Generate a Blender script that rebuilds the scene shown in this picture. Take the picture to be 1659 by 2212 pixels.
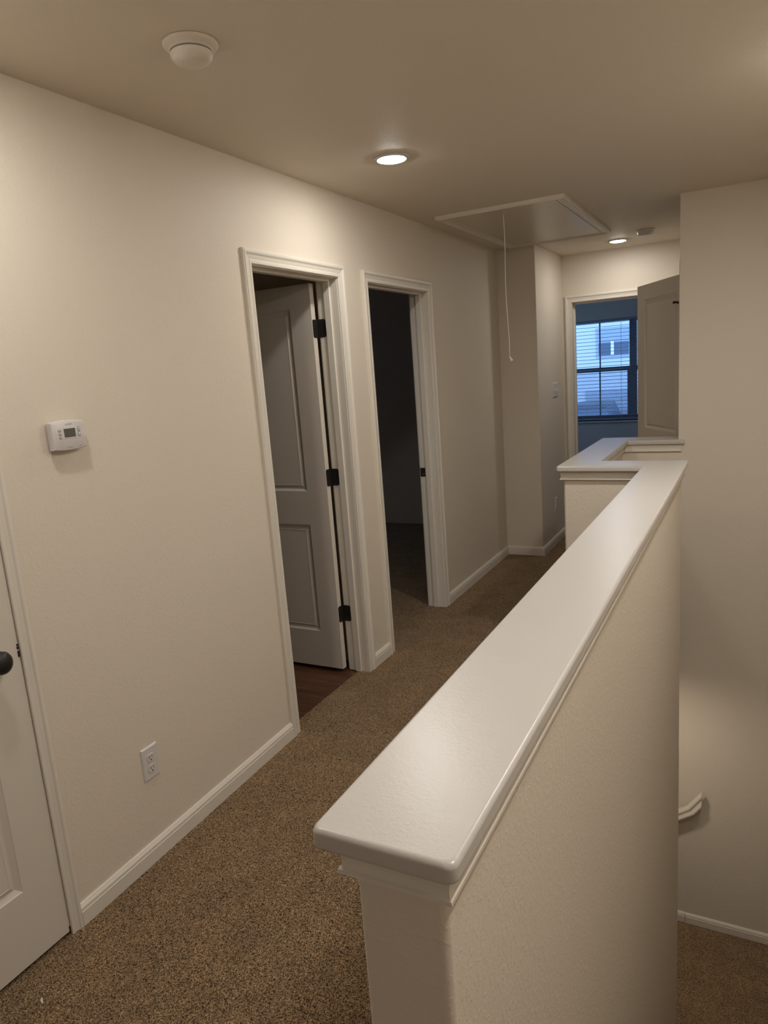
import bpy, bmesh, math, random
from mathutils import Vector, Matrix
random.seed(7)
S = bpy.context.scene
for o in list(bpy.data.objects): bpy.data.objects.remove(o)
COL = S.collection

# ---------------------------------------------------------------- camera
CH = 1.5832
YAW, PITCH, ROLL = math.radians(28.0037), math.radians(-11.2221), math.radians(4.2832)
Rz = Matrix.Rotation(YAW, 3, 'Z'); Rx = Matrix.Rotation(PITCH, 3, 'X'); Ry = Matrix.Rotation(ROLL, 3, 'Y')
RM = Rz @ Rx @ Ry
cd = bpy.data.cameras.new('camera'); cam = bpy.data.objects.new('camera', cd); COL.objects.link(cam)
right, fwd, up = RM.col[0], RM.col[1], RM.col[2]
M = Matrix((( right[0], up[0], -fwd[0], 0), (right[1], up[1], -fwd[1], 0), (right[2], up[2], -fwd[2], CH), (0, 0, 0, 1)))
cam.matrix_world = M
cd.sensor_fit = 'HORIZONTAL'; cd.sensor_width = 36.0; cd.lens = 36.0 * 1527.4 / 1659.0
cd.clip_start = 0.02; cd.clip_end = 300
S.camera = cam

# ---------------------------------------------------------------- world, exposure
SKY_RGB, SKY_S = (0.29, 0.50, 1.0), 1.75
LAMP_RGB, LAMP_S = (1.0, 0.975, 0.94), 95.0
S.view_settings.view_transform = 'Standard'
S.view_settings.look = 'None'
S.view_settings.gamma = 1.0
S.view_settings.use_curve_mapping = False
S.view_settings.exposure = 1.03
w = bpy.data.worlds.new('overcast_dusk_sky'); S.world = w; w.use_nodes = True
bg = w.node_tree.nodes['Background']; bg.inputs[0].default_value = (*SKY_RGB, 1); bg.inputs[1].default_value = SKY_S

# ---------------------------------------------------------------- dimensions (metres)
XL = -1.812; H = 2.439; XJ = -1.509; YJ = 5.579; YF = 6.42; YW = 4.570
XF = -0.397; CAP = 1.056; T = 0.115; LAND = -2.265; LOW = -2.79
YB = -2.2; XR = 0.65; BB = 0.072

# ---------------------------------------------------------------- materials
def mat(name, rgb=(.5, .5, .5), rough=.5, metal=0.0, emit=None, estr=0.0, spec=.5):
    m = bpy.data.materials.new(name); m.use_nodes = True
    b = m.node_tree.nodes['Principled BSDF']
    b.inputs['Base Color'].default_value = (*rgb, 1); b.inputs['Roughness'].default_value = rough
    b.inputs['Metallic'].default_value = metal; b.inputs['Specular IOR Level'].default_value = spec
    if emit: b.inputs['Emission Color'].default_value = (*emit, 1); b.inputs['Emission Strength'].default_value = estr
    return m
def nd(m, t): return m.node_tree.nodes.new(t)
def lk(m, a, b): m.node_tree.links.new(a, b)
def geo(m): return nd(m, 'ShaderNodeNewGeometry').outputs['Position']
def add_bump(m, sock, dist, strength=1.0, prev=None):
    b = nd(m, 'ShaderNodeBump'); b.inputs['Distance'].default_value = dist; b.inputs['Strength'].default_value = strength
    lk(m, sock, b.inputs['Height'])
    if prev: lk(m, prev, b.inputs['Normal'])
    lk(m, b.outputs[0], m.node_tree.nodes['Principled BSDF'].inputs['Normal'])
    return b.outputs[0]
def ramp(m, sock, stops):
    r = nd(m, 'ShaderNodeValToRGB'); lk(m, sock, r.inputs[0])
    e = r.color_ramp.elements
    while len(e) < len(stops): e.new(.5)
    for i, (p, c) in enumerate(stops): e[i].position = p; e[i].color = (*c, 1) if len(c) == 3 else c
    return r.outputs[0]
def noise(m, vec, scale, detail=2, rough=.5, dist=0.0):
    n = nd(m, 'ShaderNodeTexNoise'); n.inputs['Scale'].default_value = scale; n.inputs['Detail'].default_value = detail
    n.inputs['Roughness'].default_value = rough; n.inputs['Distortion'].default_value = dist
    lk(m, vec, n.inputs['Vector']); return n.outputs[0]
def plaster(name, rgb, amt=1.0, rough=.55):
    m = mat(name, rgb, rough, spec=.3); v = geo(m)
    a = ramp(m, noise(m, v, 80, 3, .5, .5), [(.52, (0, 0, 0)), (.62, (1, 1, 1))])
    n1 = add_bump(m, a, 0.0006 * amt, .48)
    add_bump(m, noise(m, v, 190, 2), 0.0005 * amt, .5, n1)
    return m
M_WALL = plaster('beige_wall_paint', (.70, .62, .508))
M_CEIL = plaster('beige_ceiling_paint', (.74, .655, .54), .5, .6)
M_DARKROOM = plaster('bedroom_wall_paint', (.66, .64, .61))
M_TRIM = mat('white_semi_gloss_trim', (.72, .66, .565), .38)
add_bump(M_TRIM, noise(M_TRIM, geo(M_TRIM), 120, 2), .0003, .4)
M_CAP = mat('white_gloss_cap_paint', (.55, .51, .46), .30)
_n = add_bump(M_CAP, noise(M_CAP, geo(M_CAP), 260, 3), .0004, .35)
add_bump(M_CAP, ramp(M_CAP, noise(M_CAP, geo(M_CAP), 110, 3, .5, .3), [(.45, (0, 0, 0)), (.7, (1, 1, 1))]), .0002, .3, _n)
M_DOOR = mat('painted_door', (.66, .60, .51), .42)
_mp = nd(M_DOOR, 'ShaderNodeMapping'); _mp.inputs['Scale'].default_value = (90, 90, 9)
lk(M_DOOR, geo(M_DOOR), _mp.inputs[0]); add_bump(M_DOOR, noise(M_DOOR, _mp.outputs[0], 1.5, 3), .0004, .35)
M_BLACK = mat('oil_rubbed_black_metal', (.028, .025, .023), .4, .4)
M_PLASTIC = mat('white_plastic', (.64, .60, .57), .35)
M_DETECT = mat('yellowed_plastic', (.72, .64, .54), .4)
M_GREY = mat('grey_plastic', (.25, .24, .23), .5)
M_LCD = mat('lcd_glass', (.10, .10, .075), .15)
M_INK = mat('dark_ink', (.03, .03, .03), .5)
M_EMBOSS = mat('grey_print', (.45, .43, .41), .5)
M_CORD = mat('white_cord', (.82, .75, .62), .7)
M_STEEL = mat('brushed_steel', (.6, .58, .55), .3, 1.0)
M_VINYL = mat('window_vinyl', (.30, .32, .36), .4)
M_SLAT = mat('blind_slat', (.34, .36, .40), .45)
M_SIDE = mat('white_lap_siding', (.70, .72, .70), .6)
_s = nd(M_SIDE, 'ShaderNodeTexWave'); _s.bands_direction = 'Z'; _s.wave_profile = 'SAW'; _s.inputs['Scale'].default_value = 1.6
lk(M_SIDE, geo(M_SIDE), _s.inputs[0]); add_bump(M_SIDE, _s.outputs[0], .02, .8)
M_GARAGE = mat('grey_garage_door', (.40, .43, .47), .5)
M_EXTGLASS = mat('dark_window_glass', (.08, .11, .14), .3)
M_CARA = mat('dark_grey_car_paint', (.07, .08, .095), .35)
M_CARB = mat('silver_car_paint', (.13, .145, .165), .35)
M_TYRE = mat('tyre_rubber', (.02, .02, .02), .8)
M_ROOF = mat('grey_shingles', (.16, .16, .17), .9)
M_CONC = mat('driveway_concrete', (.45, .45, .44), .9)
M_LAMP = mat('lit_led_diffuser', (.9, .9, .9), .5, emit=LAMP_RGB, estr=LAMP_S)

def carpet():
    m = mat('brown_frieze_carpet', (.2, .13, .07), .95, spec=.1)
    v = geo(m)
    wn = nd(m, 'ShaderNodeTexNoise'); wn.inputs['Scale'].default_value = 120; wn.inputs['Detail'].default_value = 2
    lk(m, v, wn.inputs['Vector'])
    mx = nd(m, 'ShaderNodeMix'); mx.data_type = 'VECTOR'; mx.blend_type = 'MIX' if hasattr(mx, 'blend_type') else 'MIX'
    ma = nd(m, 'ShaderNodeVectorMath'); ma.operation = 'MULTIPLY_ADD'
    lk(m, wn.outputs['Color'], ma.inputs[0]); ma.inputs[1].default_value = (.012, .012, .012); lk(m, v, ma.inputs[2])
    vo = nd(m, 'ShaderNodeTexNoise'); vo.inputs['Scale'].default_value = 200; vo.inputs['Detail'].default_value = 1.0
    lk(m, ma.outputs[0], vo.inputs['Vector'])
    # twisted yarn: ridges of a warped noise
    sub = nd(m, 'ShaderNodeMath'); sub.operation = 'SUBTRACT'; lk(m, vo.outputs[0], sub.inputs[0]); sub.inputs[1].default_value = .5
    ab = nd(m, 'ShaderNodeMath'); ab.operation = 'ABSOLUTE'; lk(m, sub.outputs[0], ab.inputs[0])
    col = ramp(m, ab.outputs[0], [(.0, (.62, .43, .25)), (.038, (.40, .26, .135)), (.09, (.17, .10, .046)), (.18, (.042, .023, .010))])  # yarn browns; the darkest stops paint shade into the crevices
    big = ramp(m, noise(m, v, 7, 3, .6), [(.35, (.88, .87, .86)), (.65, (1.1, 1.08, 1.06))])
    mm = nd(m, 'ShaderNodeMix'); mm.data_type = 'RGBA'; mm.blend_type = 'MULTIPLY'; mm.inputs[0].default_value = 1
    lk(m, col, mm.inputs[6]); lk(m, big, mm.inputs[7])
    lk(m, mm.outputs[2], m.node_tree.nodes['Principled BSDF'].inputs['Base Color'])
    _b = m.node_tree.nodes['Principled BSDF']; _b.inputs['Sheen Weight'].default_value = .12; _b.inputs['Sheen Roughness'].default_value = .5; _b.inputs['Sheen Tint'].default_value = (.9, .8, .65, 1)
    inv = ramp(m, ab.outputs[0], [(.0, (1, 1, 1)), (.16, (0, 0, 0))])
    add_bump(m, inv, .004, .8)
    return m
M_CARPET = carpet()
def woodfloor():
    m = mat('dark_wood_vinyl_plank', (.08, .035, .018), .35)
    mp = nd(m, 'ShaderNodeMapping'); mp.inputs['Scale'].default_value = (2.0, 26, 1)
    lk(m, geo(m), mp.inputs[0])
    c = ramp(m, noise(m, mp.outputs[0], 1.6, 5, .6, .4), [(.3, (.045, .019, .010)), (.55, (.10, .042, .02)), (.75, (.17, .075, .036))])
    lk(m, c, m.node_tree.nodes['Principled BSDF'].inputs['Base Color'])
    return m
M_WOOD = woodfloor()
def panelmat():
    m = mat('painted_plywood_hatch', (.62, .55, .43), .33); v = geo(m)
    add_bump(m, noise(m, v, 30, 2), .0006, .4)
    return m
M_HATCH = panelmat()
def glass():
    m = bpy.data.materials.new('window_glass'); m.use_nodes = True; nt = m.node_tree; nt.nodes.clear()
    o = nt.nodes.new('ShaderNodeOutputMaterial'); mx = nt.nodes.new('ShaderNodeMixShader')
    t = nt.nodes.new('ShaderNodeBsdfTransparent'); g = nt.nodes.new('ShaderNodeBsdfGlossy'); f = nt.nodes.new('ShaderNodeFresnel')
    g.inputs['Roughness'].default_value = .02; f.inputs[0].default_value = 1.3; t.inputs[0].default_value = (.93, .96, .97, 1)
    nt.links.new(f.outputs[0], mx.inputs[0]); nt.links.new(t.outputs[0], mx.inputs[1]); nt.links.new(g.outputs[0], mx.inputs[2])
    nt.links.new(mx.outputs[0], o.inputs[0]); return m
M_GLASS = glass()
M_SCREEN = bpy.data.materials.new('insect_screen_mesh'); M_SCREEN.use_nodes = True
_nt = M_SCREEN.node_tree; _nt.nodes.clear(); _o = _nt.nodes.new('ShaderNodeOutputMaterial'); _x = _nt.nodes.new('ShaderNodeMixShader'); _x.inputs[0].default_value = .18
_t = _nt.nodes.new('ShaderNodeBsdfTransparent'); _d = _nt.nodes.new('ShaderNodeBsdfDiffuse'); _d.inputs[0].default_value = (.2, .2, .22, 1)
_nt.links.new(_t.outputs[0], _x.inputs[1]); _nt.links.new(_d.outputs[0], _x.inputs[2]); _nt.links.new(_x.outputs[0], _o.inputs[0])

# ---------------------------------------------------------------- mesh helpers
def box(bm, x0, y0, z0, x1, y1, z1):
    vs = [bm.verts.new(p) for p in ((x0,y0,z0),(x1,y0,z0),(x1,y1,z0),(x0,y1,z0),(x0,y0,z1),(x1,y0,z1),(x1,y1,z1),(x0,y1,z1))]
    for f in ((3,2,1,0),(4,5,6,7),(0,1,5,4),(1,2,6,5),(2,3,7,6),(3,0,4,7)): bm.faces.new([vs[i] for i in f])
    return vs
def B(*a):
    bm = bmesh.new()
    for q in a: box(bm, *q)
    return bm
def layers(bm, polys):
    """stack of same-length closed loops [(list of 3D points)], capped both ends"""
    rings = [[bm.verts.new(p) for p in poly] for poly in polys]
    n = len(rings[0])
    for a, b in zip(rings, rings[1:]):
        for i in range(n):
            j = (i + 1) % n; bm.faces.new((a[i], a[j], b[j], b[i]))
    bm.faces.new(rings[0][::-1]); bm.faces.new(rings[-1])
    return bm
def tube(bm, pts, r, seg=10, caps=True):
    pts = [Vector(p) for p in pts]; rr = r if isinstance(r, (list, tuple)) else [r] * len(pts); rings = []
    for i, p in enumerate(pts):
        t = (pts[min(i + 1, len(pts) - 1)] - pts[max(i - 1, 0)]).normalized()
        a = t.cross(Vector((0, 0, 1)) if abs(t.z) < .9 else Vector((1, 0, 0))).normalized(); b = t.cross(a)
        rings.append([bm.verts.new(p + rr[i] * (math.cos(k * 2 * math.pi / seg) * a + math.sin(k * 2 * math.pi / seg) * b)) for k in range(seg)])
    for a, b in zip(rings, rings[1:]):
        for k in range(seg): bm.faces.new((a[k], a[(k + 1) % seg], b[(k + 1) % seg], b[k]))
    if caps: bm.faces.new(rings[0][::-1]); bm.faces.new(rings[-1])
def lathe(bm, prof, c, axis='z', seg=40, sy=1.0):
    """prof [(r, h)], axis z: h along z ; axis x: h along +x. sy squashes the second radial axis"""
    rings = []
    for r, h in prof:
        ring = []
        for k in range(seg):
            a = 2 * math.pi * k / seg; u, v = r * math.cos(a), r * math.sin(a) * sy
            ring.append(bm.verts.new((c[0] + u, c[1] + v, c[2] + h) if axis == 'z' else (c[0] + h, c[1] + u, c[2] + v)))
        rings.append(ring)
    for a, b in zip(rings, rings[1:]):
        for k in range(seg): bm.faces.new((a[k], a[(k + 1) % seg], b[(k + 1) % seg], b[k]))
    bm.faces.new(rings[0][::-1]); bm.faces.new(rings[-1])
def obj(name, bm, m, parent=None, smooth=None, bevel=None, seg=2, wn=False):
    bmesh.ops.recalc_face_normals(bm, faces=bm.faces)
    me = bpy.data.meshes.new(name); bm.to_mesh(me); bm.free()
    o = bpy.data.objects.new(name, me); COL.objects.link(o); me.materials.append(m)
    if parent:
        o.parent = parent
        if parent.type == 'EMPTY' or True:
            o.matrix_parent_inverse = parent.matrix_basis.inverted() if parent.parent is None else Matrix()
    if bevel:
        b = o.modifiers.new('bevel', 'BEVEL'); b.width = bevel; b.segments = seg; b.limit_method = 'ANGLE'; b.angle_limit = math.radians(35)
        b.harden_normals = False
    if smooth:
        for p in me.polygons: p.use_smooth = True
        if smooth is not True:
            me.set_sharp_from_angle(angle=math.radians(smooth))
    if wn:
        x = o.modifiers.new('wn', 'WEIGHTED_NORMAL'); x.keep_sharp = True; x.weight = 100
    return o
def empty(name, loc):
    o = bpy.data.objects.new(name, None); COL.objects.link(o); o.location = loc; o.empty_display_size = .05
    bpy.context.view_layer.update(); return o
def tag(o, label, cat, group=None, kind=None):
    o['label'] = label; o['category'] = cat
    if group: o['group'] = group
    if kind: o['kind'] = kind
    return o
def struct(o, label, cat): return tag(o, label, cat, kind='structure')

# moulding profiles: (across, out of wall)
CAS = [(0, 0), (0, .008), (.003, .0105), (.014, .0108), (.016, .0092), (.019, .0092), (.024, .0105), (.034, .0125), (.040, .0165), (.044, .0178), (.049, .0178), (.050, .0155), (.054, .0155), (.057, .013), (.057, 0)]
BAS = [(0, 0), (0, .014), (BB - .024, .014), (BB - .022, .0115), (BB - .019, .0115), (BB - .017, .0135), (BB - .011, .0125), (BB - .005, .008), (BB - .001, .006), (BB, .0045), (BB, 0)]
def baseboard(bm, a, b, z0=0.0, miter0=0.0, miter1=0.0, dz=0.0):
    """a,b plan points along the wall face; outward normal is to the right of a->b. miter = +-1 extends/shortens ends with depth"""
    a = Vector((a[0], a[1], 0)); b = Vector((b[0], b[1], 0)); t = (b - a).normalized(); n = Vector((t.y, -t.x, 0))
    layers(bm, [[p + s * t * d * mt + n * d + Vector((0, 0, z0 + h + q)) for h, d in BAS] for p, s, mt, q in ((a, -1, miter0, dz), (b, 1, miter1, 0))])
def casing(bm, plane, face, sgn, u0, u1, ztop, z0=0.0, close=False):
    """mitred U casing round an opening u0..u1, top ztop. plane 'x': wall plane x=face running along y; 'y': plane y=face along x. sgn: outward direction"""
    def P(u, v, z): return (face + sgn * v, u, z) if plane == 'x' else (u, face + sgn * v, z)
    rings = []
    for k in range(4):
        ring = []
        for c, d in CAS:
            if k == 0: ring.append(P(u0 - c, d, z0))
            elif k == 1: ring.append(P(u0 - c, d, ztop + c))
            elif k == 2: ring.append(P(u1 + c, d, ztop + c))
            else: ring.append(P(u1 + c, d, z0))
        rings.append(ring)
    layers(bm, rings)
def door_leaf(W_, H_, panels, th=.035):
    """local: u along width (x), front face at y=0 facing -y, body to y=th, z up"""
    bm = bmesh.new()
    def face_side(y, s):
        us = [0] + sorted({p[0] for p in panels} | {p[1] for p in panels}) + [W_]
        zs = [0] + sorted({z for p in panels for z in (p[2], p[3])}) + [H_]
        for i in range(len(us) - 1):
            for j in range(len(zs) - 1):
                cu, cz = (us[i] + us[i + 1]) / 2, (zs[j] + zs[j + 1]) / 2
                if any(p[0] < cu < p[1] and p[2] < cz < p[3] for p in panels): continue
                vs = [bm.verts.new(q) for q in ((us[i], y, zs[j]), (us[i + 1], y, zs[j]), (us[i + 1], y, zs[j + 1]), (us[i], y, zs[j + 1]))]
                bm.faces.new(vs if s > 0 else vs[::-1])
        for p in panels:
            prev = None
            for ins, dep in ((0, 0), (.002, .002), (.017, .010), (.020, .010), (.023, .0085), (.032, .0035), (.034, .0045), (.036, .0045)):
                ring = [bm.verts.new(q) for q in ((p[0] + ins, y + s * dep, p[2] + ins), (p[1] - ins, y + s * dep, p[2] + ins), (p[1] - ins, y + s * dep, p[3] - ins), (p[0] + ins, y + s * dep, p[3] - ins))]
                if prev:
                    for k in range(4):
                        f = (prev[k], prev[(k + 1) % 4], ring[(k + 1) % 4], ring[k]); bm.faces.new(f if s > 0 else f[::-1])
                prev = ring
            bm.faces.new(prev if s > 0 else prev[::-1])
    face_side(0, 1); face_side(th, -1)
    for q in (((0,0,0),(0,th,0),(0,th,H_),(0,0,H_)), ((W_,0,0),(W_,0,H_),(W_,th,H_),(W_,th,0)), ((0,0,H_),(0,th,H_),(W_,th,H_),(W_,0,H_)), ((0,0,0),(W_,0,0),(W_,th,0),(0,th,0))):
        bm.faces.new([bm.verts.new(p) for p in q])
    bmesh.ops.remove_doubles(bm, verts=bm.verts, dist=1e-5)
    return bm

def fillet(P, z, n=6):
    out = []
    for i, (x, y, r) in enumerate(P):
        if not r: out.append((x, y, z)); continue
        a = Vector(P[i - 1][:2]); b = Vector(P[(i + 1) % len(P)][:2]); p = Vector((x, y)); ta = (a - p).normalized(); tb = (b - p).normalized()
        c = p + (ta + tb) * r
        for k in range(n):
            t = k / (n - 1) * math.pi / 2; q = c - tb * r * math.cos(t) - ta * r * math.sin(t); out.append((q.x, q.y, z))
    return out

# ---------------------------------------------------------------- room shell
D1 = (2.422, 3.098, 2.045)   # opening y0, y1, top
D2 = (3.402, 4.182, 2.045)
D0 = (.395, 1.171, 2.045)
D3 = (-1.424, -.655, 2.045)  # far doorway along x
D4 = (4.775, 5.535, 2.045)
XI = XL - T
# left wall with three openings
struct(obj('wall_left', B((XI, YB, 0, XL, D0[0], H), (XI, D0[0], D0[2], XL, D0[1], H), (XI, D0[1], 0, XL, D1[0], H), (XI, D1[0], D1[2], XL, D1[1], H),
    (XI, D1[1], 0, XL, D2[0], H), (XI, D2[0], D2[2], XL, D2[1], H), (XI, D2[1], 0, XL, YJ, H)), M_WALL), 'long beige textured wall on the left of the hall with three doorways', 'wall')
_cp = [(XI, YJ, 0), (XJ, YJ, .008), (XJ, YF, 0), (XJ - T, YF, 0), (XJ - T, YJ + T, 0), (XI, YJ + T, 0)]
_cw = bmesh.new(); layers(_cw, [fillet(_cp, 0), fillet(_cp, H)])
struct(obj('wall_corner', _cw, M_WALL, smooth=40, wn=True), 'short beige wall that juts out past the second dark doorway', 'wall')
struct(obj('wall_far', B((XJ - T, YF, 0, D3[0], YF + T, H), (D3[0], YF, D3[2], D3[1], YF + T, H), (D3[1], YF, 0, XF + T, YF + T, H)), M_WALL), 'beige end wall of the hall around the bedroom doorway with a bright window', 'wall')
struct(obj('wall_right', B((XF, YW + T, 0, XF + T, D4[0], H), (XF, D4[0], D4[2], XF + T, D4[1], H), (XF, D4[1], 0, XF + T, YF, H)), M_WALL), 'hall wall behind the half open grey door on the right', 'wall')
struct(obj('wall_stairwell', B((XF, YW, LOW, XR + T, YW + T, H), (-.9, YW, LOW, XF, YW + T, -.02)), M_WALL), 'tall beige wall on the right running from ceiling down into the stairwell', 'wall')
struct(obj('wall_stair_side', B((XR, YB, LOW, XR + T, YW, H)), M_WALL), 'side wall of the stairwell right of the picture', 'wall')
struct(obj('wall_back', B((XI, YB - T, 0, XR + T, YB, H)), M_WALL), 'wall behind the viewer', 'wall')
struct(obj('ceiling', B((-5.2, YB - T, H, XR + T, YF + T, H + .1)), M_CEIL), 'beige textured ceiling above the hall and stairwell', 'ceiling')
# hall floor: carpet deck with stairwell hole; the carpet dips slightly towards the near end of the hall
def slopefloor(*a):
    bm = B(*a)
    for x0, x1, y0, y1, z0, z1 in ((-1.872, XR, YB, .66, -.03, -.03), (-1.872, -.425, .66, 1.2, -.03, -.03), (-1.872, -.425, 1.2, 2.35, -.03, 0)):
        vs = box(bm, x0, y0, -.3, x1, y1, 0)
        for v in vs[4:]: v.co.z = z0 if abs(v.co.y - y0) < 1e-4 else z1
    return bm
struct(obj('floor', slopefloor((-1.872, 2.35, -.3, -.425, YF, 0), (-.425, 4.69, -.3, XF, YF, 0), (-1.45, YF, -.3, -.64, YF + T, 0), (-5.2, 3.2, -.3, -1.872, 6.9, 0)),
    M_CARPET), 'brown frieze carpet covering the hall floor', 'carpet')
struct(obj('floor_bathroom', B((-4.2, 1.3, -.3, -1.872, 3.2, -.004)), M_WOOD), 'dark wood plank floor seen through the first open doorway', 'floor')
# half wall round the stairwell
def WPOLY(o, z):
    P = [(-.424, .649, 1), (-.303, .649, 1), (-.303, 3.647, 1), (-.719, 3.647, 0), (-.719, 4.57, 0), (XF, 4.57, 0), (XF, 4.693, 0), (-.843, 4.693, 1), (-.843, 3.531, 1), (-.424, 3.531, 0)]
    return fillet([(x, y, .012 * f) for x, y, f in P], z)
bm = bmesh.new(); layers(bm, [WPOLY(0, -.47), WPOLY(0, CAP - .026)])
struct(obj('wall_half', bm, M_WALL, smooth=40, wn=True), 'beige textured half wall that zigzags along the stairwell', 'wall')
struct(obj('wall_under_floor', B((-.424, .66, LOW, -.303, 3.647, -.47), (-.9, 3.531, LOW, -.424, 3.647, -.47)), M_WALL), 'lower part of the stairwell wall below floor level', 'wall')
struct(obj('ceiling_soffit', B((-.719, 3.647, -.47, -.425, 4.57, -.37)), M_WALL), 'soffit ledge between the turns of the half wall', 'ceiling')
def TPOLY(o, z, tip=None):
    tip = o if tip is None else tip
    return [(x, y, z) for x, y in ((-.424-o, .649-o), (-.303+o, .649-o), (-.303+o, 3.647+o), (-.719+o, 3.647+o), (-.719+o, 4.57-o), (-.387+tip, 4.57-o), (-.387+tip, 4.5715), (XF-.0015, 4.5715), (XF-.0015, 4.693+o), (-.843-o, 4.693+o), (-.843-o, 3.531-o), (-.424-o, 3.531-o))]
Z0 = CAP - .026
bm = bmesh.new()
layers(bm, [TPOLY(o, Z0 - z, t) for o, z, t in ((.0008, .047, .0), (.012, .047, .004), (.0145, .045, .005), (.0145, .0395, .006), (.0112, .0375, .006), (.0102, .031, .008), (.0108, .024, .011), (.0135, .013, .016), (.0165, .006, .020), (.0165, 0.002, .021))])
struct(obj('trim_1', bm, M_TRIM, smooth=16), 'white cove moulding under the half wall cap', 'moulding')
bm = bmesh.new()
prof = [(-.008, -.003), (-.003, -.0015), (-.0008, .001), (0, .004), (0, .018), (-.0006, .021), (-.0022, .0238), (-.0045, .0255), (-.0075, .026)]
def CPOLY(o, z):
    P = [(-.460-o, .613-o, .012), (-.273+o, .613-o, .014), (-.273+o, 3.683+o, .012), (-.683+o, 3.683+o, 0), (-.683+o, 4.541-o, 0), (-.363+o, 4.541-o, .006), (-.363+o, 4.5705, 0), (XF-.001, 4.5705, 0), (XF-.001, 4.729+o, 0), (-.870-o, 4.729+o, .010), (-.870-o, 3.495-o, .010), (-.460-o, 3.495-o, 0)]
    return fillet(P, z)
layers(bm, [CPOLY(o, Z0 + z) for o, z in prof])
struct(obj('trim_2', bm, M_CAP, smooth=50, wn=True), 'glossy white flat cap board on top of the half wall', 'cap')

# stairs: flight down to the landing, landing, and steps down to the left
bm = bmesh.new(); n = 12; rise = -LAND / n; run = (3.47 - .66) / (n - 1)
for i in range(1, n):
    box(bm, -.303, .66 + (i - 1) * run - (.02 if i > 1 else 0), -i * rise - .19, XR, .66 + i * run, -i * rise)
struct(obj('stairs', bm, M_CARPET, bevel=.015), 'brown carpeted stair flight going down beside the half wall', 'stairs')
bm = B((-.395, 3.45, LAND - .2, XR, YW, LAND))
struct(obj('landing', bm, M_CARPET, bevel=.02, seg=3), 'brown carpeted stair landing at the bottom right', 'landing')
bm = bmesh.new()
for i in range(1, 3): box(bm, -.37 - i * .26, 3.647, LAND - i * .18 - .2, -.37 - (i - 1) * .26 + .02, YW, LAND - i * .18)
box(bm, -3.2, 2.4, LOW - .1, -.37, YW, LOW)
struct(obj('stairs_lower', bm, M_CARPET, bevel=.015), 'carpeted steps continuing down to the left under the hall', 'stairs')
struct(obj('wall_lower', B((-3.3, 2.3, LOW, -3.2, YW + T, -.3), (-3.2, YW, LOW, -.9, YW + T, -.3), (-3.2, 2.3, LOW, -.424, 2.4, -.3)), M_WALL), 'walls of the floor below', 'wall')

# baseboards
def bbd(name, segs, label, par=None):
    bm = bmesh.new()
    for s in segs: baseboard(bm, *s)
    return struct(obj(name, bm, M_TRIM, smooth=14), label, 'baseboard')
bbd('baseboard_left', [((XL, 1.209), (XL, 2.364), 0, 0, 0, -.030), ((XL, 3.156), (XL, 3.344)), ((XL, 4.240), (XL, YJ), 0, 0, -1), ((XL, YB), (XL, .337))][:3], 'white baseboard along the left hall wall between the doorways')
bbd('baseboard_corner', [((XL, YJ), (XJ, YJ), 0, -1, 1), ((XJ, YJ), (XJ, YF), 0, 1, -1)], 'white baseboard round the jutting wall corner at the hall end')
bbd('baseboard_stairwell', [((-.330, YW), (XR, YW), LAND)], 'long white baseboard above the stair landing carpet')
bbd('baseboard_stair_end', [((-.41, YW), (-.3325, YW), LAND + .001)], 'short piece of white baseboard at the landing corner')
bbd('baseboard_right', [((-.303, 3.647), (-.303, 3.2), LAND)], 'white baseboard at the foot of the half wall on the landing')
bbd('baseboard_bedroom', [((-5.0, 6.84), (XI, 6.84)), ], 'white baseboard across the dark bedroom')

# ---------------------------------------------------------------- doors
def frame_parts(par, plane, f0, f1, u0, u1, top, stop=None):
    """jamb lining between faces f0 (hall) and f1 (room), thickness .019 outside the clear opening; stop = (s0, s1) strip"""
    lo, hi = min(f0, f1), max(f0, f1)
    def bx(bm, ua, ub, fa, fb, za, zb):
        box(bm, fa, ua, za, fb, ub, zb) if plane == 'x' else box(bm, ua, fa, za, ub, fb, zb)
    bm = bmesh.new()
    bx(bm, u0 - .002, u0 + .004, lo, hi, 0, top); bx(bm, u1 - .004, u1 + .002, lo, hi, 0, top); bx(bm, u0, u1, lo, hi, top - .004, top + .002)
    obj('jamb', bm, M_TRIM, par)
    if stop:
        bm = bmesh.new()
        bx(bm, u0, u0 + .015, stop[0], stop[1], 0, top); bx(bm, u1 - .015, u1, stop[0], stop[1], 0, top); bx(bm, u0 + .015, u1 - .015, stop[0], stop[1], top - .015, top)
        obj('door_stop_strip', bm, M_TRIM, par, bevel=.002)
def casing_obj(par, plane, face, sgn, u0, u1, top):
    bm = bmesh.new(); casing(bm, plane, face, sgn, u0 - .001, u1 + .001, top); return obj('casing', bm, M_TRIM, par, smooth=14)
def hinge(par, x, y, z, plates):
    """black butt hinge: barrel at x,y and flat rounded plates"""
    bm = bmesh.new(); tube(bm, [(x, y, z - .044), (x, y, z + .044)], .006, 10)
    tube(bm, [(x, y, z + .044), (x, y, z + .050)], .0045, 10)
    for p in plates: box(bm, *p)
    return obj('hinge', bm, M_BLACK, par, bevel=.0015)

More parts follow.
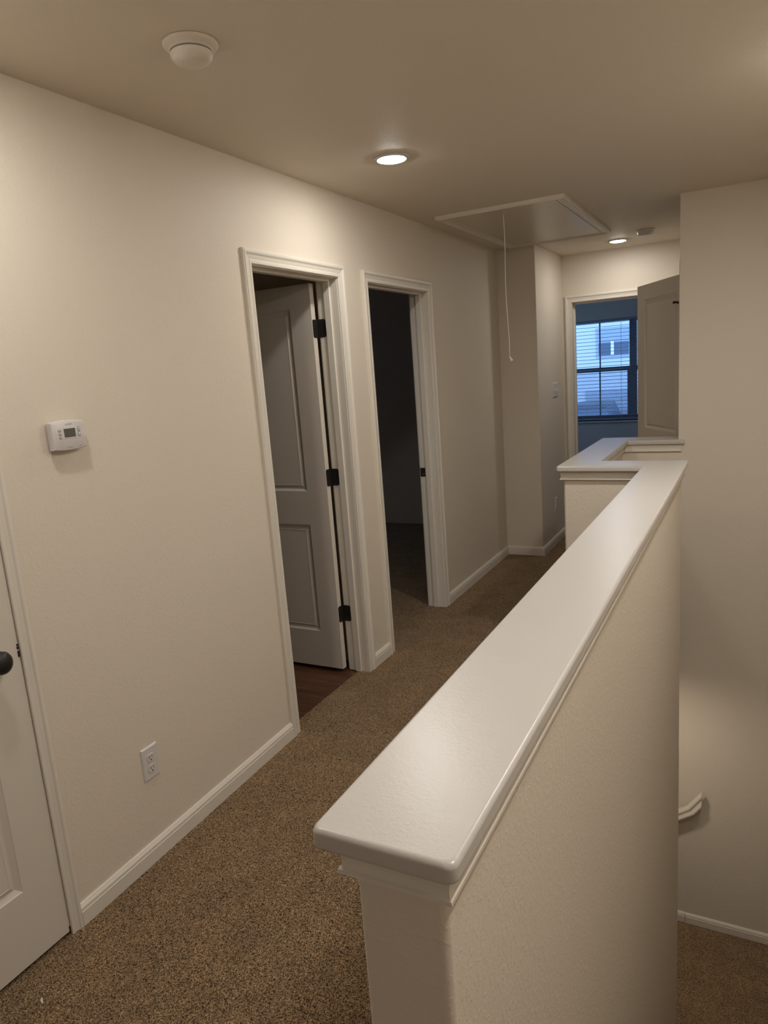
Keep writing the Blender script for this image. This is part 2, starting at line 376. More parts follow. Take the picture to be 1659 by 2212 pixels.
# door 2 (first open doorway: bathroom), leaf swung into the room on its right jamb
d = empty('door_1', (XL, 2.76, 0)); struct(d, 'first open doorway with white casing, grey panelled door and three black hinges', 'doorway')
frame_parts(d, 'x', XI, XL, D1[0], D1[1], D1[2], (XI + .040, XI + .075))
casing_obj(d, 'x', XL, 1, *D1); casing_obj(d, 'x', XI, -1, *D1)
PAN = [(.125, .545, .205, .80), (.125, .545, .98, 1.905)]
def place(o, M4): o.matrix_parent_inverse = Matrix(); o.matrix_basis = (o.parent.matrix_basis.inverted() @ M4) if o.parent else M4
leafW = .67
bm = door_leaf(leafW, 2.012, [(.125, leafW - .125, .205, .80), (.125, leafW - .125, .98, 1.90)])
lf = obj('door_leaf', bm, M_DOOR, d)
# local x -> world -x, front face (-y local) must face -Y world : rotate 180 about z would flip; mirror-free: u along -x, front toward -Y
Ml = Matrix(((-1, 0, 0, -1.943), (0, 1, 0, 3.049), (0, 0, 1, .018), (0, 0, 0, 1)))
me = lf.data; me.transform(Ml); me.flip_normals()
for hz in (1.815, 1.066, .325):
    bm = bmesh.new()
    tube(bm, [(-1.936, 3.0905, hz - .044), (-1.936, 3.0905, hz + .044)], .0065, 10)
    tube(bm, [(-1.936, 3.0905, hz + .044), (-1.936, 3.0905, hz + .051)], .0048, 10)
    h = obj('hinge', bm, M_BLACK, lf); h.matrix_parent_inverse = d.matrix_basis.inverted()
    for nm, pts in (('a', None), ('b', None)):
        bm = bmesh.new()
        if nm == 'a':   # plate on the hinge edge of the leaf (plane x=-1.943)
            c0, c1 = 3.052, 3.0945
            ring = [(c0 + .009, hz - .044), (c1, hz - .044), (c1, hz + .044), (c0 + .009, hz + .044), (c0 + .0026, hz + .0414), (c0, hz + .035), (c0, hz - .035), (c0 + .0026, hz - .0414)]
            layers(bm, [[(-1.9435, y, z) for y, z in ring], [(-1.941, y, z) for y, z in ring]])
        else:           # plate on the jamb (plane y=3.094), towards the hall
            c0, c1 = -1.942, -1.893
            ring = [(c0, hz - .044), (c1 - .009, hz - .044), (c1 - .0026, hz - .0414), (c1, hz - .035), (c1, hz + .035), (c1 - .0026, hz + .0414), (c1 - .009, hz + .044), (c0, hz + .044)]
            layers(bm, [[(x, 3.0945, z) for x, z in ring], [(x, 3.0915, z) for x, z in ring]])
        p = obj('hinge_plate', bm, M_BLACK, lf)
# door 2 (second open doorway: dark bedroom)
d = empty('door_2', (XL, 3.79, 0)); struct(d, 'second open doorway with white casing looking into a dark bedroom', 'doorway')
frame_parts(d, 'x', XI, XL, D2[0], D2[1], D2[2], (XI + .040, XI + .075))
casing_obj(d, 'x', XL, 1, *D2); casing_obj(d, 'x', XI, -1, *D2)
bm = bmesh.new(); y = D2[1] - .004; box(bm, XI - .002, y - .0025, .890, XI + .033, y, .948); obj('strike_plate', bm, M_BLACK, d, bevel=.001)
bm = bmesh.new(); box(bm, XI + .012, y - .0035, .903, XI + .028, y - .002, .909); obj('latch_lip', bm, M_STEEL, d)
# door 0: closed door at the left edge
d = empty('door_3', (XL, .78, 0)); struct(d, 'closed white panelled door at the left edge with a black oval knob', 'door')
frame_parts(d, 'x', XI, XL, D0[0], D0[1], D0[2])
_c = CAS; CAS = [(a * .68, b * .8) for a, b in CAS]
bm = bmesh.new(); casing(bm, 'x', XL, 1, D0[0] - .001, D0[1] + .001, D0[2], -.03); obj('casing', bm, M_TRIM, d, smooth=14)
CAS = _c
bm = door_leaf(.763, 2.05, [(.115, .648, .225, .83), (.115, .648, 1.01, 1.935)])
lf = obj('door_leaf', bm, M_DOOR, d)
# front faces +x : local x -> +y, local y -> -x
lf.data.transform(Matrix(((0, -1, 0, XL + .002), (1, 0, 0, .403), (0, 0, 1, -.015), (0, 0, 0, 1))))
bm = bmesh.new(); lathe(bm, [(.033, 0), (.033, .004), (.029, .008), (.014, .010), (.011, .022), (.012, .028), (.020, .033), (.027, .041), (.0285, .049), (.026, .057), (.018, .063), (.006, .066)], (XL + .002, 1.086, .896), 'x', 36)
k = obj('door_knob', bm, M_BLACK, lf, smooth=40)
k.data.transform(Matrix.Translation((0, 1.086, .896)) @ Matrix.Diagonal((1, 1.0, 1.12, 1)) @ Matrix.Translation((0, -1.086, -.896)))
bm = bmesh.new(); box(bm, XL + .001, 1.1640, .876, XL + .0035, 1.1700, .893); box(bm, XL + .001, 1.1640, .899, XL + .0035, 1.1700, .906); box(bm, XL + .001, 1.1640, .909, XL + .0035, 1.1700, .913)
obj('latch_plate', bm, M_BLACK, d)
# far doorway into the blue-lit bedroom
d = empty('door_4', ((D3[0] + D3[1]) / 2, YF, 0)); struct(d, 'open doorway in the end wall looking to a blue daylight window', 'doorway')
frame_parts(d, 'y', YF, YF + T, D3[0], D3[1], D3[2], (YF + .05, YF + .085))
casing_obj(d, 'y', YF, -1, *D3); casing_obj(d, 'y', YF + T, 1, *D3)
# door in the right hall wall, leaf half open
d = empty('door_5', (XF, 5.15, 0)); struct(d, 'grey panelled door standing half open at the right end of the hall', 'door')
frame_parts(d, 'x', XF, XF + T, D4[0], D4[1], D4[2], (XF + .04, XF + .075))
bm = bmesh.new(); casing(bm, 'x', XF, -1, D4[0] + .02, D4[1] + .001, D4[2]); obj('casing', bm, M_TRIM, d, smooth=14)
lw = .735
bm = door_leaf(lw, 2.012, [(.118, lw - .118, .21, .80), (.118, lw - .118, 1.04, 1.915)])
lf = obj('door_leaf', bm, M_DOOR, d)
# local x from hinge to free edge direction (-.496,.868); front (-y) must face the camera: -n, n=(.868,.496)
hx, hy = -.380, 4.779
Ml = Matrix(((-.496, .868, 0, hx), (.868, .496, 0, hy), (0, 0, 1, .018), (0, 0, 0, 1)))
lf.data.transform(Ml); lf.data.flip_normals()
def L(u, v, z): return Ml @ Vector((u, v, z - .018))
bm = bmesh.new(); tube(bm, [L(.095, -.003, 1.864), L(.118, -.012, 1.871), L(.130, -.016, 1.868)], [.007, .006, .009], 8)
obj('hinge_pin_stop', bm, M_BLACK, lf)
for hz in (1.83, 1.07, .3):
    bm = bmesh.new(); a = L(-.004, -.004, hz); tube(bm, [(a.x, a.y, hz - .044), (a.x, a.y, hz + .044)], .006, 10); obj('hinge', bm, M_BLACK, lf)

# ---------------------------------------------------------------- rooms behind the doors
struct(obj('wall_bathroom', B((-4.3, 1.2, 0, -4.2, 3.25, H), (-4.2, 1.2, 0, XI, 1.3, H), (-4.2, 3.20, 0, XI, 3.25, H)), M_WALL), 'walls of the unlit bathroom behind the first doorway', 'wall')
struct(obj('wall_leak_block', B((-2.55, .25, -.03, -2.5, 1.2, H), (-2.5, .2, -.03, XI, .25, H), (-2.5, 1.195, -.03, XI, 1.2, H), (-2.5, .25, -.3, XI, 1.195, -.03)), M_WALL), 'added unseen closet walls behind the closed door, keeping sky light out', 'wall')  # unseen box added to stop sky light leaking under the door
struct(obj('wall_bedroom', B((-5.2, 3.25, 0, -5.1, 6.9, H), (-5.1, 3.25, 0, XI, 3.30, H), (-5.1, 6.84, 0, XJ - T, 6.9, H), (XI - .0, YJ + T, 0, XJ - T, 6.84, H)), M_DARKROOM), 'walls of the dark bedroom behind the second doorway', 'wall')
struct(obj('wall_closet', B((XF + T, 4.685, 0, .5, 4.70, H), (.5, 4.70, 0, .55, 6.5, H), (XF + T, 6.42, 0, .5, 6.5, H)), M_WALL), 'walls of the closet behind the half open door', 'wall')
struct(obj('floor_closet', B((XF, 4.685, -.3, .55, 6.5, -.001)), M_CARPET), 'carpet in the closet', 'floor')
struct(obj('ceiling_closet', B((XR + T, 4.685, H, .9, 6.5, H + .1)), M_CEIL), 'closet ceiling strip', 'ceiling')
# far bedroom, y 6.535 .. 9.5
WY = 9.5; W0, W1, WZ0, WZ1 = -2.23, -.49, .745, 2.022
struct(obj('wall_window', B((-3.6, WY, 0, W0, WY + .14, H), (W1, WY, 0, 1.0, WY + .14, H), (W0, WY, 0, W1, WY + .14, WZ0), (W0, WY, WZ1, W1, WY + .14, H)), M_WALL), 'bedroom wall around the blue window', 'wall')
struct(obj('wall_guest_room', B((-3.7, YF + T, 0, -3.6, 7.2, H), (-3.7, 9.0, 0, -3.6, WY, H), (-3.7, 7.2, 0, -3.6, 9.0, .77), (-3.7, 7.2, 2.045, -3.6, 9.0, H), (1.0, YF + T, 0, 1.1, WY, H), (-3.6, YF + T, 0, XJ - T, YF + T + .05, H), (XF + T, YF + T, 0, 1.0, YF + T + .05, H)), M_WALL), 'side walls of the far bedroom', 'wall')
struct(obj('floor_guest_room', B((-3.7, YF + T, -.3, 1.1, WY + .14, 0)), M_CARPET), 'carpet of the far bedroom', 'floor')
struct(obj('ceiling_guest_room', B((-3.7, YF + T, H, 1.1, WY + .14, H + .1)), M_CEIL), 'ceiling of the far bedroom', 'ceiling')
# window
d = empty('window_1', (-1.36, WY + .06, WZ0)); struct(d, 'twin sash window in the far bedroom behind horizontal blinds', 'window')
fy0, fy1 = WY + .06, WY + .11
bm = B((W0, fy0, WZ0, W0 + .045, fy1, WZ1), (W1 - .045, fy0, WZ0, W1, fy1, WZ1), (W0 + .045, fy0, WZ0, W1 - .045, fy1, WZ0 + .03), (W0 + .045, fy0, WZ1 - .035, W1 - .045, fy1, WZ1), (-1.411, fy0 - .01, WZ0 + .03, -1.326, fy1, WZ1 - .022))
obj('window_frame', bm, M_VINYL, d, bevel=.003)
for (a, b, c) in ((-2.150, -1.411, -1.780), (-1.322, -.57, -.94)):
    sa, sb = (W0 + .045, -1.411) if a < -1.5 else (-1.326, W1 - .045)
    # upper sash and lower sash
    f = obj('upper_sash', B((sa, fy0 + .025, 1.39, a, fy1, WZ1 - .022), (b, fy0 + .025, 1.39, sb, fy1, WZ1 - .022), (a, fy0 + .025, 1.39, b, fy1, 1.425)) if a > -1.5 else B((sa, fy0 + .025, 1.39, a, fy1, WZ1 - .022), (a, fy0 + .025, 1.39, b, fy1, 1.425)), M_VINYL, d)
    g = obj('muntin', B((c - .009, fy0 + .035, 1.42, c + .009, fy0 + .045, WZ1 - .02)), M_VINYL, f)
    g = obj('glass_pane', B((a, fy0 + .038, 1.42, b, fy0 + .041, WZ1 - .02)), M_GLASS, f)
    f = obj('lower_sash', B((sa, fy0, WZ0 + .03, a + .0, fy0 + .024, 1.425), (b - .029, fy0, WZ0 + .03, b, fy0 + .024, 1.425), (a, fy0, WZ0 + .03, b - .029, fy0 + .024, .812), (a, fy0, 1.37, b - .029, fy0 + .024, 1.425)), M_VINYL, d)
    obj('muntin', B((c - .009, fy0 + .008, .812, c + .009, fy0 + .018, 1.37)), M_VINYL, f)
    obj('insect_screen', B((a, fy0 + .034, .812, b - .029, fy0 + .0355, 1.37)), M_SCREEN, f)
    obj('glass_pane', B((a, fy0 + .011, .812, b - .029, fy0 + .014, 1.37)), M_GLASS, f)
obj('window_sill', B((W0 - .05, WY - .03, WZ0 - .022, W1 + .05, WY + .06, WZ0)), M_TRIM, d, bevel=.006)
d2 = empty('window_added', (-3.65, 8.1, .77)); struct(d2, 'added unseen side window letting blue sky light into the far bedroom', 'window')  # added opening, brings more sky light onto the bedroom walls
obj('window_frame', B((-3.69, 7.2, .77, -3.63, 7.25, 2.045), (-3.69, 8.95, .77, -3.63, 9.0, 2.045), (-3.69, 7.25, .77, -3.63, 8.95, .81), (-3.69, 7.25, 2.0, -3.63, 8.95, 2.045), (-3.69, 7.25, 1.38, -3.63, 8.95, 1.42)), M_VINYL, d2, bevel=.003)
obj('glass_pane', B((-3.665, 7.25, .81, -3.661, 8.95, 2.0)), M_GLASS, d2)
# blind
bl = empty('window_blind', (-1.36, WY + .02, WZ1)); tag(bl, 'white horizontal slat blind hanging open in front of the far bedroom window', 'blind')
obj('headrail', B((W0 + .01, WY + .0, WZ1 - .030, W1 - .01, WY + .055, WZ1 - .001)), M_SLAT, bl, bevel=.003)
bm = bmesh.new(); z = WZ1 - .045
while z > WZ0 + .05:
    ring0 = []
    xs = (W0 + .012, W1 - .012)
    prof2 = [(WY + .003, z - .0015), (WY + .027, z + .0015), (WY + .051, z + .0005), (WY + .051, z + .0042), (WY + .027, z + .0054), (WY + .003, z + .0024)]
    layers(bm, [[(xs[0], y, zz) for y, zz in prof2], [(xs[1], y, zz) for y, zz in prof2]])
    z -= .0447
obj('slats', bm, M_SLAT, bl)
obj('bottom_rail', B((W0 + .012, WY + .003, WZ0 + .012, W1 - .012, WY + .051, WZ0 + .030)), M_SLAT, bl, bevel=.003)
for x in (-2.09, -1.508, -.66):
    bm = bmesh.new(); tube(bm, [(x, WY + .001, WZ0 + .02), (x, WY + .001, WZ1 - .04)], .0013, 6); tube(bm, [(x, WY + .054, WZ0 + .02), (x, WY + .054, WZ1 - .04)], .0013, 6)
    obj('ladder_cord', bm, M_CORD, bl)

# ---------------------------------------------------------------- outside the window
GZ = -1.95
struct(obj('ground', B((-30, WY + .3, GZ - .2, 25, 60, GZ)), M_CONC), 'pale driveway and street outside the window', 'ground')
hs = empty('neighbour_house', (-5, 30, GZ)); tag(hs, 'white sided neighbour house seen through the blinds of the far window', 'house')
obj('house_wall', B((-13, 30, GZ, 4, 36, 5.2)), M_SIDE, hs)
f = obj('house_window', B((-5.72, 29.95, 1.46, -4.35, 29.999, 2.65)), M_GARAGE, hs)
obj('window_pane', B((-5.60, 29.93, 1.56, -5.12, 29.95, 2.05), (-5.02, 29.93, 1.56, -4.45, 29.95, 2.05)), M_EXTGLASS, f)
obj('window_screen', B((-5.60, 29.93, 2.12, -4.45, 29.95, 2.58)), mat('grey_window_shade', (.36, .42, .47), .6), f)
obj('window_mullion', B((-5.13, 29.90, 1.54, -5.01, 29.93, 2.10)), mat('white_mullion', (.85, .87, .9), .5), f)
f = obj('garage_door', B((-6.17, 29.96, GZ, -3.6, 29.999, .20)), M_GARAGE, hs)
bm = bmesh.new()
for k in range(5):
    for j in range(4): box(bm, -6.1 + j * .62, 29.945, GZ + .06 + k * .42, -6.1 + j * .62 + .52, 29.96, GZ + .06 + k * .42 + .33)
obj('door_panel', bm, M_GARAGE, f, bevel=.008)
bm = bmesh.new(); layers(bm, [[(-13.4, 29.6, 5.2), (-13.4, 36.4, 5.2), (-13.4, 33, 7.4)], [(4.4, 29.6, 5.2), (4.4, 36.4, 5.2), (4.4, 33, 7.4)]]); obj('roof', bm, M_ROOF, hs)
def car(name, cx, cy, ztop, wd, m, label):
    e = empty(name, (cx, cy, GZ)); tag(e, label, 'car', 'cars parked in front of the garage'); hh = ztop - GZ; h2 = wd / 2; ln = 4.3
    # body seen from the front: stacked cross sections along z with rounded shoulders
    bm = bmesh.new()
    def ring(z, a, y0, y1, c=.18): return [(cx - a + c, y0, z), (cx + a - c, y0, z), (cx + a, y0 + c, z), (cx + a, y1 - c, z), (cx + a - c, y1, z), (cx - a + c, y1, z), (cx - a, y1 - c, z), (cx - a, y0 + c, z)]
    y0 = cy - .0
    layers(bm, [ring(GZ + .22, h2 * .93, y0, y0 + ln), ring(GZ + .35, h2, y0 - .05, y0 + ln + .05), ring(GZ + hh * .5, h2, y0 - .03, y0 + ln), ring(GZ + hh * .60, h2 * .96, y0 + .15, y0 + ln - .1)])
    b = obj('car_body', bm, m, e, smooth=50)
    bm = bmesh.new()
    layers(bm, [ring(GZ + hh * .59, h2 * .93, y0 + .95, y0 + ln - .15), ring(GZ + hh * .80, h2 * .84, y0 + 1.35, y0 + ln - .35), ring(GZ + hh * .93, h2 * .74, y0 + 1.6, y0 + ln - .5)])
    obj('car_windows', bm, M_EXTGLASS, e, smooth=40)
    bm = bmesh.new()
    layers(bm, [ring(GZ + hh * .925, h2 * .76, y0 + 1.55, y0 + ln - .45), ring(GZ + hh * .975, h2 * .70, y0 + 1.65, y0 + ln - .55), ring(ztop, h2 * .55, y0 + 1.9, y0 + ln - .8)])
    obj('car_roof', bm, m, e, smooth=50)
    for sx in (-1, 1):
        for yy in (.8, 3.4):
            bm = bmesh.new(); lathe(bm, [(.10, -.11), (.30, -.11), (.33, -.06), (.33, .06), (.30, .11), (.10, .11)], (cx + sx * (h2 - .10), y0 + yy, GZ + .33), 'x', 24); obj('wheel', bm, M_TYRE, e, smooth=40)
        bm = bmesh.new(); box(bm, cx + sx * h2 * .62 - .12, y0 - .06, GZ + hh * .42, cx + sx * h2 * .62 + .12, y0 - .01, GZ + hh * .49); obj('headlamp', bm, M_STEEL, e, bevel=.02)
    return e
car('car', -5.37, 24.6, -.12, 1.85, M_CARA, 'larger dark car in front of the neighbour garage, nearest the left of the window')
car('car', -3.9, 25.0, -.42, 1.05, M_CARB, 'lower silver car just right of the larger car outside the window')

# ---------------------------------------------------------------- ceiling fixtures
def downlight(x, y, label, lamp=None, z=None, group='recessed ceiling lights'):
    H = z if z is not None else globals()['H']
    e = empty('recessed_light', (x, y, H)); tag(e, label, 'ceiling light', group)
    bm = bmesh.new(); lathe(bm, [(.058, -.001), (.074, -.0005), (.0745, -.004), (.070, -.007), (.060, -.008), (.058, -.006)], (x, y, H), 'z', 48)
    o = obj('trim_ring', bm, M_PLASTIC, e, smooth=40)
    bm = bmesh.new(); lathe(bm, [(.0595, -.005), (.058, -.008), (.050, -.0105), (.036, -.012), (.018, -.0128), (.002, -.013)], (x, y, H), 'z', 32)
    obj('diffuser', bm, lamp or M_LAMP, e, smooth=True)
    return e
downlight(-1.348, 2.832, 'bright round recessed light in the ceiling nearest the viewer, above the first doorway')
downlight(-.963, 5.975, 'small bright recessed light at the far end of the ceiling beyond the attic hatch', mat('lit_far_diffuser', (.9, .9, .9), .5, emit=LAMP_RGB, estr=LAMP_S * .75))
downlight(-1.40, 1.02, 'round recessed light above the closed door at the left')
downlight(.16, 2.72, 'round recessed light above the stairwell on the right', mat('lit_bright_diffuser', (.9, .9, .9), .5, emit=LAMP_RGB, estr=LAMP_S * 2.6))
downlight(.30, .98, 'added unseen fill light above the top of the stairs, brightening the half wall', mat('added_stair_top_fill', (.9, .9, .9), .5, emit=LAMP_RGB, estr=LAMP_S * 1.9))  # added fill lamp, brightens the half wall face and the stairwell
downlight(-.55, -1.35, 'added unseen fill light in the ceiling behind the viewer', mat('added_rear_fill', (.9, .9, .9), .5, emit=LAMP_RGB, estr=LAMP_S * .7))  # added lamp behind the camera, lifts the ambient light
downlight(-.53, 3.97, 'round recessed light in the soffit over the lower stair steps', mat('lit_lower_diffuser', (.9, .9, .9), .5, emit=(1, .88, .74), estr=52), z=-.47)

e = empty('smoke_detector', (-1.31, 1.60, H)); tag(e, 'white dome shaped smoke detector with grey slot on the ceiling at upper left', 'smoke detector')
cx, cy = -1.303, 1.588
bm = bmesh.new(); lathe(bm, [(.060, 0), (.0705, -.001), (.0705, -.004), (.066, -.010), (.058, -.014), (.0545, -.017), (.0535, -.019), (.04, -.019)], (cx, cy, H), 'z', 56); obj('mounting_ring', bm, M_DETECT, e, smooth=40)
bm = bmesh.new(); lathe(bm, [(.0495, -.0185), (.0495, -.0245), (.03, -.0245)], (cx, cy, H), 'z', 56); obj('vent_slot', bm, M_GREY, e)
bm = bmesh.new(); lathe(bm, [(.0525, -.0225), (.054, -.0245), (.0530, -.029), (.0500, -.036), (.0445, -.0425), (.036, -.047), (.022, -.0500), (.003, -.0508)], (cx, cy, H), 'z', 56); dm = obj('detector_dome', bm, M_DETECT, e, smooth=40)
bm = bmesh.new()
for px, py, lx, ly in ((-.008, -.040, .0016, .0045), (-.005, -.037, .0030, .0012), (-.006, -.028, .006, .0012), (.012, -.030, .0045, .0010), (.026, -.026, .0065, .0012)):
    rr_ = math.hypot(px, py); zz = -.0508 + .0008 * (rr_ / .022) + max(0, rr_ - .022) * .22 + max(0, rr_ - .036) * .30
    box(bm, cx + px - lx / 2, cy + py - ly / 2, H + zz - .0006, cx + px + lx / 2, cy + py + ly / 2, H + zz + .003)
obj('printed_mark', bm, M_EMBOSS, dm)
e = empty('smoke_detector', (-.722, 5.66, H)); tag(e, 'small flat white smoke detector on the ceiling beside the farthest light', 'smoke detector')
bm = bmesh.new(); lathe(bm, [(.060, 0), (.064, -.001), (.064, -.007), (.058, -.010)], (-.722, 5.66, H), 'z', 48); obj('mounting_ring', bm, M_PLASTIC, e, smooth=40)
bm = bmesh.new(); lathe(bm, [(.056, -.009), (.0555, -.022), (.051, -.034), (.044, -.039), (.010, -.040)], (-.722, 5.66, H), 'z', 48); obj('detector_body', bm, M_PLASTIC, e, smooth=40)

# attic hatch
hx0, hx1, hy0, hy1 = -1.673, -.925, 4.04, 5.46
e = empty('attic_hatch', ((hx0 + hx1) / 2, (hy0 + hy1) / 2, H)); tag(e, 'rectangular attic hatch with white moulded frame and hanging pull cord in the hall ceiling', 'attic hatch')
bm = bmesh.new(); rings = []
for sx, sy in ((0, 0), (1, 0), (1, 1), (0, 1)):
    rings.append([((hx0 + c if not sx else hx1 - c), (hy0 + c if not sy else hy1 - c), H - dd * 1.25) for c, dd in [(.057 - c2, d2) for c2, d2 in CAS]])
vr = [[bm.verts.new(p) for p in r] for r in rings]
for i in range(4):
    a, b = vr[i], vr[(i + 1) % 4]
    for k in range(len(a) - 1): bm.faces.new((a[k], a[k + 1], b[k + 1], b[k]))
obj('hatch_frame', bm, M_TRIM, e, smooth=14)
pn = obj('hatch_panel', B((hx0 + .060, hy0 + .060, H - .0125, hx1 - .060, hy1 - .060, H - .001)), M_HATCH, e, bevel=.0015)
for (x, y) in ((-1.061, 4.27), (-1.06, 4.64), (-1.50, 5.36), (-1.2, 5.37)):
    bm = bmesh.new(); lathe(bm, [(.007, 0), (.006, -.002), (.001, -.003)], (x, y, H - .0125), 'z', 12); obj('screw', bm, M_STEEL, pn)
bm = bmesh.new(); pts = []
for i in range(25):
    t = i / 24; zz = H - .0125 - t * (H - .0125 - 1.612)
    pts.append((-1.312 + .0045 * math.sin(t * 9) * (.3 + t * .5) + .004 * t, 4.2 + .004 * math.sin(t * 7 + 1), zz))
tube(bm, pts, .0022, 6); cd_ = obj('pull_cord', bm, M_CORD, e, smooth=True)
bm = bmesh.new(); p = Vector(pts[-1]); q = p + Vector((.012, .004, -.024)); tube(bm, [p + Vector((-.001, 0, .002)), p.lerp(q, .2), q, q + Vector((.0008, 0, -.0016))], [.004, .006, .0095, .008], 14)
obj('cord_pull_bell', bm, M_PLASTIC, cd_, smooth=40)

# ---------------------------------------------------------------- wall fittings
# thermostat on the left wall
e = empty('thermostat', (XL, 1.42, 1.42)); tag(e, 'white wall thermostat with small grey screen and oval buttons on the left wall', 'thermostat')
ty0, ty1, tz0, tz1 = 1.366, 1.482, 1.428, 1.507; X0 = XL; XFc = XL + .030
def tring(x, ins, bulge=.005):
    pts = []; n = 10
    for i in range(n + 1):
        t = i / n; pts.append((x, ty0 + ins + (ty1 - ty0 - 2 * ins) * t, tz0 + ins - bulge * 4 * t * (1 - t)))
    for i in range(n + 1):
        t = 1 - i / n; pts.append((x, ty0 + ins + (ty1 - ty0 - 2 * ins) * t, tz1 - ins + bulge * 4 * t * (1 - t)))
    return pts
bm = bmesh.new(); layers(bm, [tring(X0, .010), tring(X0 + .008, .010), tring(X0 + .009, .003), tring(X0 + .012, .0), tring(XFc - .004, .0005), tring(XFc - .001, .002), tring(XFc, .004)])
body = obj('thermostat_body', bm, M_PLASTIC, e, smooth=30)
bm = bmesh.new(); cyy, czz = 1.4265, 1.4745
obj('screen_bezel', B((XFc - .001, cyy - .0235, czz - .0165, XFc + .0008, cyy + .0235, czz + .0165)), M_EMBOSS, e, bevel=.0008).data.materials[0] = M_PLASTIC
obj('screen', B((XFc, cyy - .0195, czz - .0125, XFc + .0014, cyy + .0195, czz + .0125)), M_LCD, e)
def button(y, z, r, sq):
    bm = bmesh.new(); lathe(bm, [(r * 1.25, -.0004), (r * 1.25, .0006)], (XFc, y, z), 'x', 20, sq); b = obj('button', bm, M_GREY, e)
    bm = bmesh.new(); lathe(bm, [(r, .0005), (r, .0016), (r * .75, .0024)], (XFc, y, z), 'x', 20, sq); obj('button_cap', bm, M_PLASTIC, b)
    bm = bmesh.new(); layers(bm, [[(XFc + .0022, y - .0018, z - .001), (XFc + .0022, y + .0018, z - .001), (XFc + .0022, y, z + .0017)], [(XFc + .0028, y - .0018, z - .001), (XFc + .0028, y + .0018, z - .001), (XFc + .0028, y, z + .0017)]]); obj('button_arrow', bm, M_INK, b)
for zz in (.0105, .0, -.0105): button(1.3935, czz - .001 + zz, .0043, .85)
for zz in (.0075, -.0075): button(1.460, czz + .001 + zz, .0042, 1.45)
obj('embossed_strip', B((XFc - .0002, cyy - .011, 1.4985, XFc + .0005, cyy + .011, 1.5015)), M_EMBOSS, e)
bm = bmesh.new()
for k in range(3): box(bm, XFc, 1.414 + k * .0058, 1.4315, XFc + .0004, 1.414 + k * .0058 + .0035, 1.4335)
obj('printed_mark', bm, M_GREY, e); bm = bmesh.new()
box(bm, XFc, 1.4535, 1.4335, XFc + .0004, 1.4565, 1.4345); box(bm, XFc, 1.4575, 1.4325, XFc + .0004, 1.459, 1.4355)
obj('printed_mark', bm, M_GREY, e)

def outlet(x, y, z, label, wy=.072, wz=.120):
    e = empty('power_outlet', (x, y, z)); tag(e, label, 'power outlet', 'wall outlets')
    def rr(xx, i): return [(xx, y - wy / 2 + i, z - wz / 2 + i), (xx, y + wy / 2 - i, z - wz / 2 + i), (xx, y + wy / 2 - i, z + wz / 2 - i), (xx, y - wy / 2 + i, z + wz / 2 - i)]
    bm = bmesh.new(); layers(bm, [rr(x, 0), rr(x + .002, 0), rr(x + .0055, .004), rr(x + .006, .006)]); obj('cover_plate', bm, M_PLASTIC, e)
    for s in (1, -1):
        c = z + s * .0195; bm = bmesh.new(); pts = []
        for k in range(24):
            a = 2 * math.pi * k / 24; pts.append((max(-.0145, min(.0145, .0172 * math.cos(a))), .0168 * math.sin(a)))
        pts = [(p[0], max(-.0138, min(.0138, p[1]))) for p in pts]
        layers(bm, [[(x + .005, y + u * 1.02, c + v) for u, v in pts], [(x + .0078, y + u, c + v) for u, v in pts], [(x + .0083, y + u * .95, c + v * .95) for u, v in pts]])
        r = obj('socket', bm, M_PLASTIC, e)
        bm = B((x + .0080, y - .0072, c - .0015, x + .0086, y - .0050, c + .0080), (x + .0080, y + .0048, c - .0005, x + .0086, y + .0066, c + .0068))
        lathe(bm, [(.0025, 0), (.0025, .0006)], (x + .0080, y, c - .0078), 'x', 14); obj('socket_slots', bm, M_INK, r)
    bm = bmesh.new(); lathe(bm, [(.003, 0), (.003, .0012), (.001, .0018)], (x + .006, y, z), 'x', 14); obj('screw', bm, M_PLASTIC, e)
outlet(XL, 1.561, .328, 'white duplex power outlet low on the left wall near the baseboard')
outlet(XJ, 6.03, .342, 'white power outlet low on the far wall beside the half wall')
e = empty('light_switch', (XJ, 6.088, 1.32)); tag(e, 'white triple light switch plate at the hall end beside the doorway', 'light switch')
y, z, wy, wz = 6.088, 1.322, .165, .122
def rr(xx, i): return [(xx, y - wy / 2 + i, z - wz / 2 + i), (xx, y + wy / 2 - i, z - wz / 2 + i), (xx, y + wy / 2 - i, z + wz / 2 - i), (xx, y - wy / 2 + i, z + wz / 2 - i)]
bm = bmesh.new(); layers(bm, [rr(XJ, 0), rr(XJ + .003, 0), rr(XJ + .0065, .005), rr(XJ + .007, .007)]); obj('cover_plate', bm, M_PLASTIC, e)
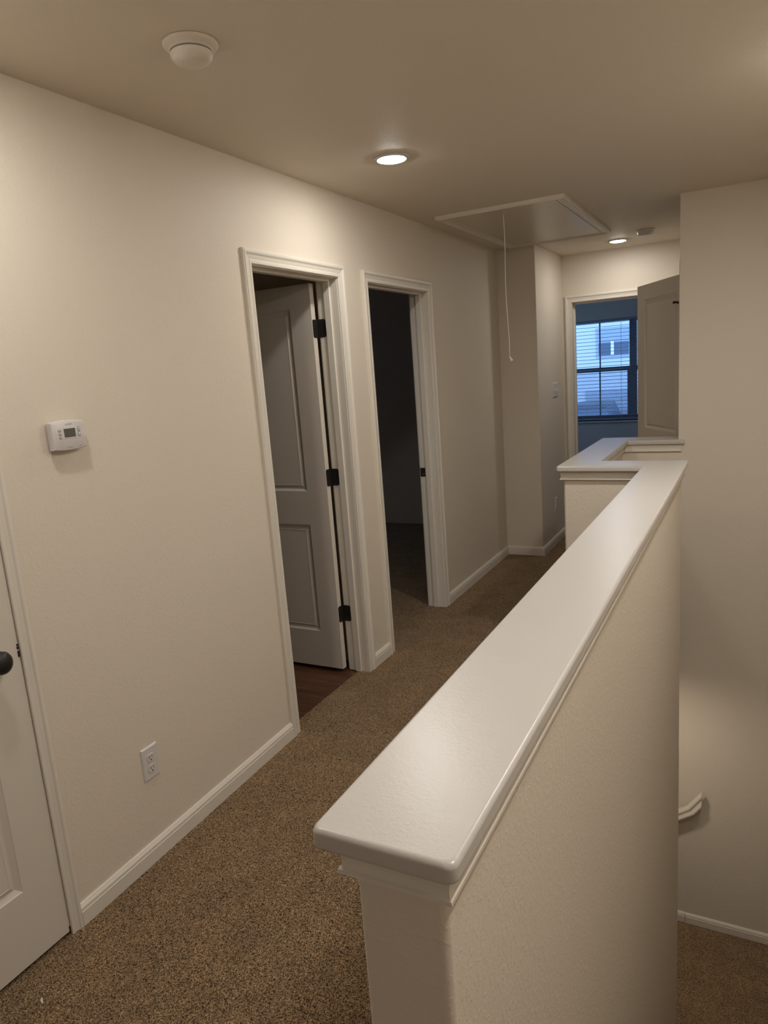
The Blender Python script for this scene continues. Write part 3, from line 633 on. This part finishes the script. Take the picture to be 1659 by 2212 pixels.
for k in (-1, 0, 1):
    c = y + k * .046; bm = bmesh.new()
    ring = [(XJ + .006, z - .012), (XJ + .010, z - .010), (XJ + .019, z - .017), (XJ + .021, z - .011), (XJ + .011, z + .012), (XJ + .006, z + .012)]
    layers(bm, [[(a, c - .005, b) for a, b in ring], [(a, c + .005, b) for a, b in ring]]); obj('toggle', bm, M_PLASTIC, e, bevel=.001)

# handrail on the stairwell wall, dropping to the left
e = empty('handrail', (-.30, YW, -1.40)); tag(e, 'white moulded wooden handrail end fixed to the stairwell wall at lower right', 'handrail')
RP = [(-.021, -.030), (-.024, -.024), (-.024, -.016), (-.017, -.012), (-.015, -.002), (-.019, .006), (-.0245, .014), (-.022, .024), (-.012, .030), (.012, .030), (.022, .024), (.0245, .014), (.019, .006), (.015, -.002), (.017, -.012), (.024, -.016), (.024, -.024), (.021, -.030)]
path = [(-.236, -1.272), (-.300, -1.362), (-.60, -1.57), (-.95, -1.815)]
yc = YW - .062; rings = []
for i, (x, z) in enumerate(path):
    def dirv(a, b): v = Vector((b[0] - a[0], b[1] - a[1])); return v.normalized()
    if i == 0: t = dirv(path[0], path[1]); sc = 1
    elif i == len(path) - 1: t = dirv(path[-2], path[-1]); sc = 1
    else:
        t1, t2 = dirv(path[i - 1], path[i]), dirv(path[i], path[i + 1]); t = (t1 + t2).normalized(); sc = 1 / t.dot(t1)
    nv = Vector((t.y, -t.x)); nv = nv if nv.y > 0 else -nv
    if i == 0: rings.append([(x, yc + u, z + nv.y * v - t.y * nv.x * v / t.x) for u, v in RP])   # plumb-cut end
    else: rings.append([(x + nv.x * v * sc, yc + u, z + nv.y * v * sc) for u, v in RP])
bm = bmesh.new(); layers(bm, rings); obj('rail', bm, M_TRIM, e, smooth=25)
bm = bmesh.new(); tube(bm, [(-.42, YW - .001, -1.55), (-.42, YW - .035, -1.55), (-.42, YW - .060, -1.52), (-.42, YW - .062, -1.475)], .006, 10); lathe(bm, [(.028, 0)] + [(.028, .004)], (-.42, YW - .005, -1.55), 'z', 20)
obj('bracket', bm, M_BLACK, e)

# small scrap on the carpet
bm = bmesh.new(); tube(bm, [(-1.655, .957, .004), (-1.648, .949, .009), (-1.638, .945, .006)], [.002, .0035, .0015], 8)
tag(obj('lint_scrap', bm, M_PLASTIC), 'tiny curled white scrap lying on the carpet near the closed door', 'scrap')
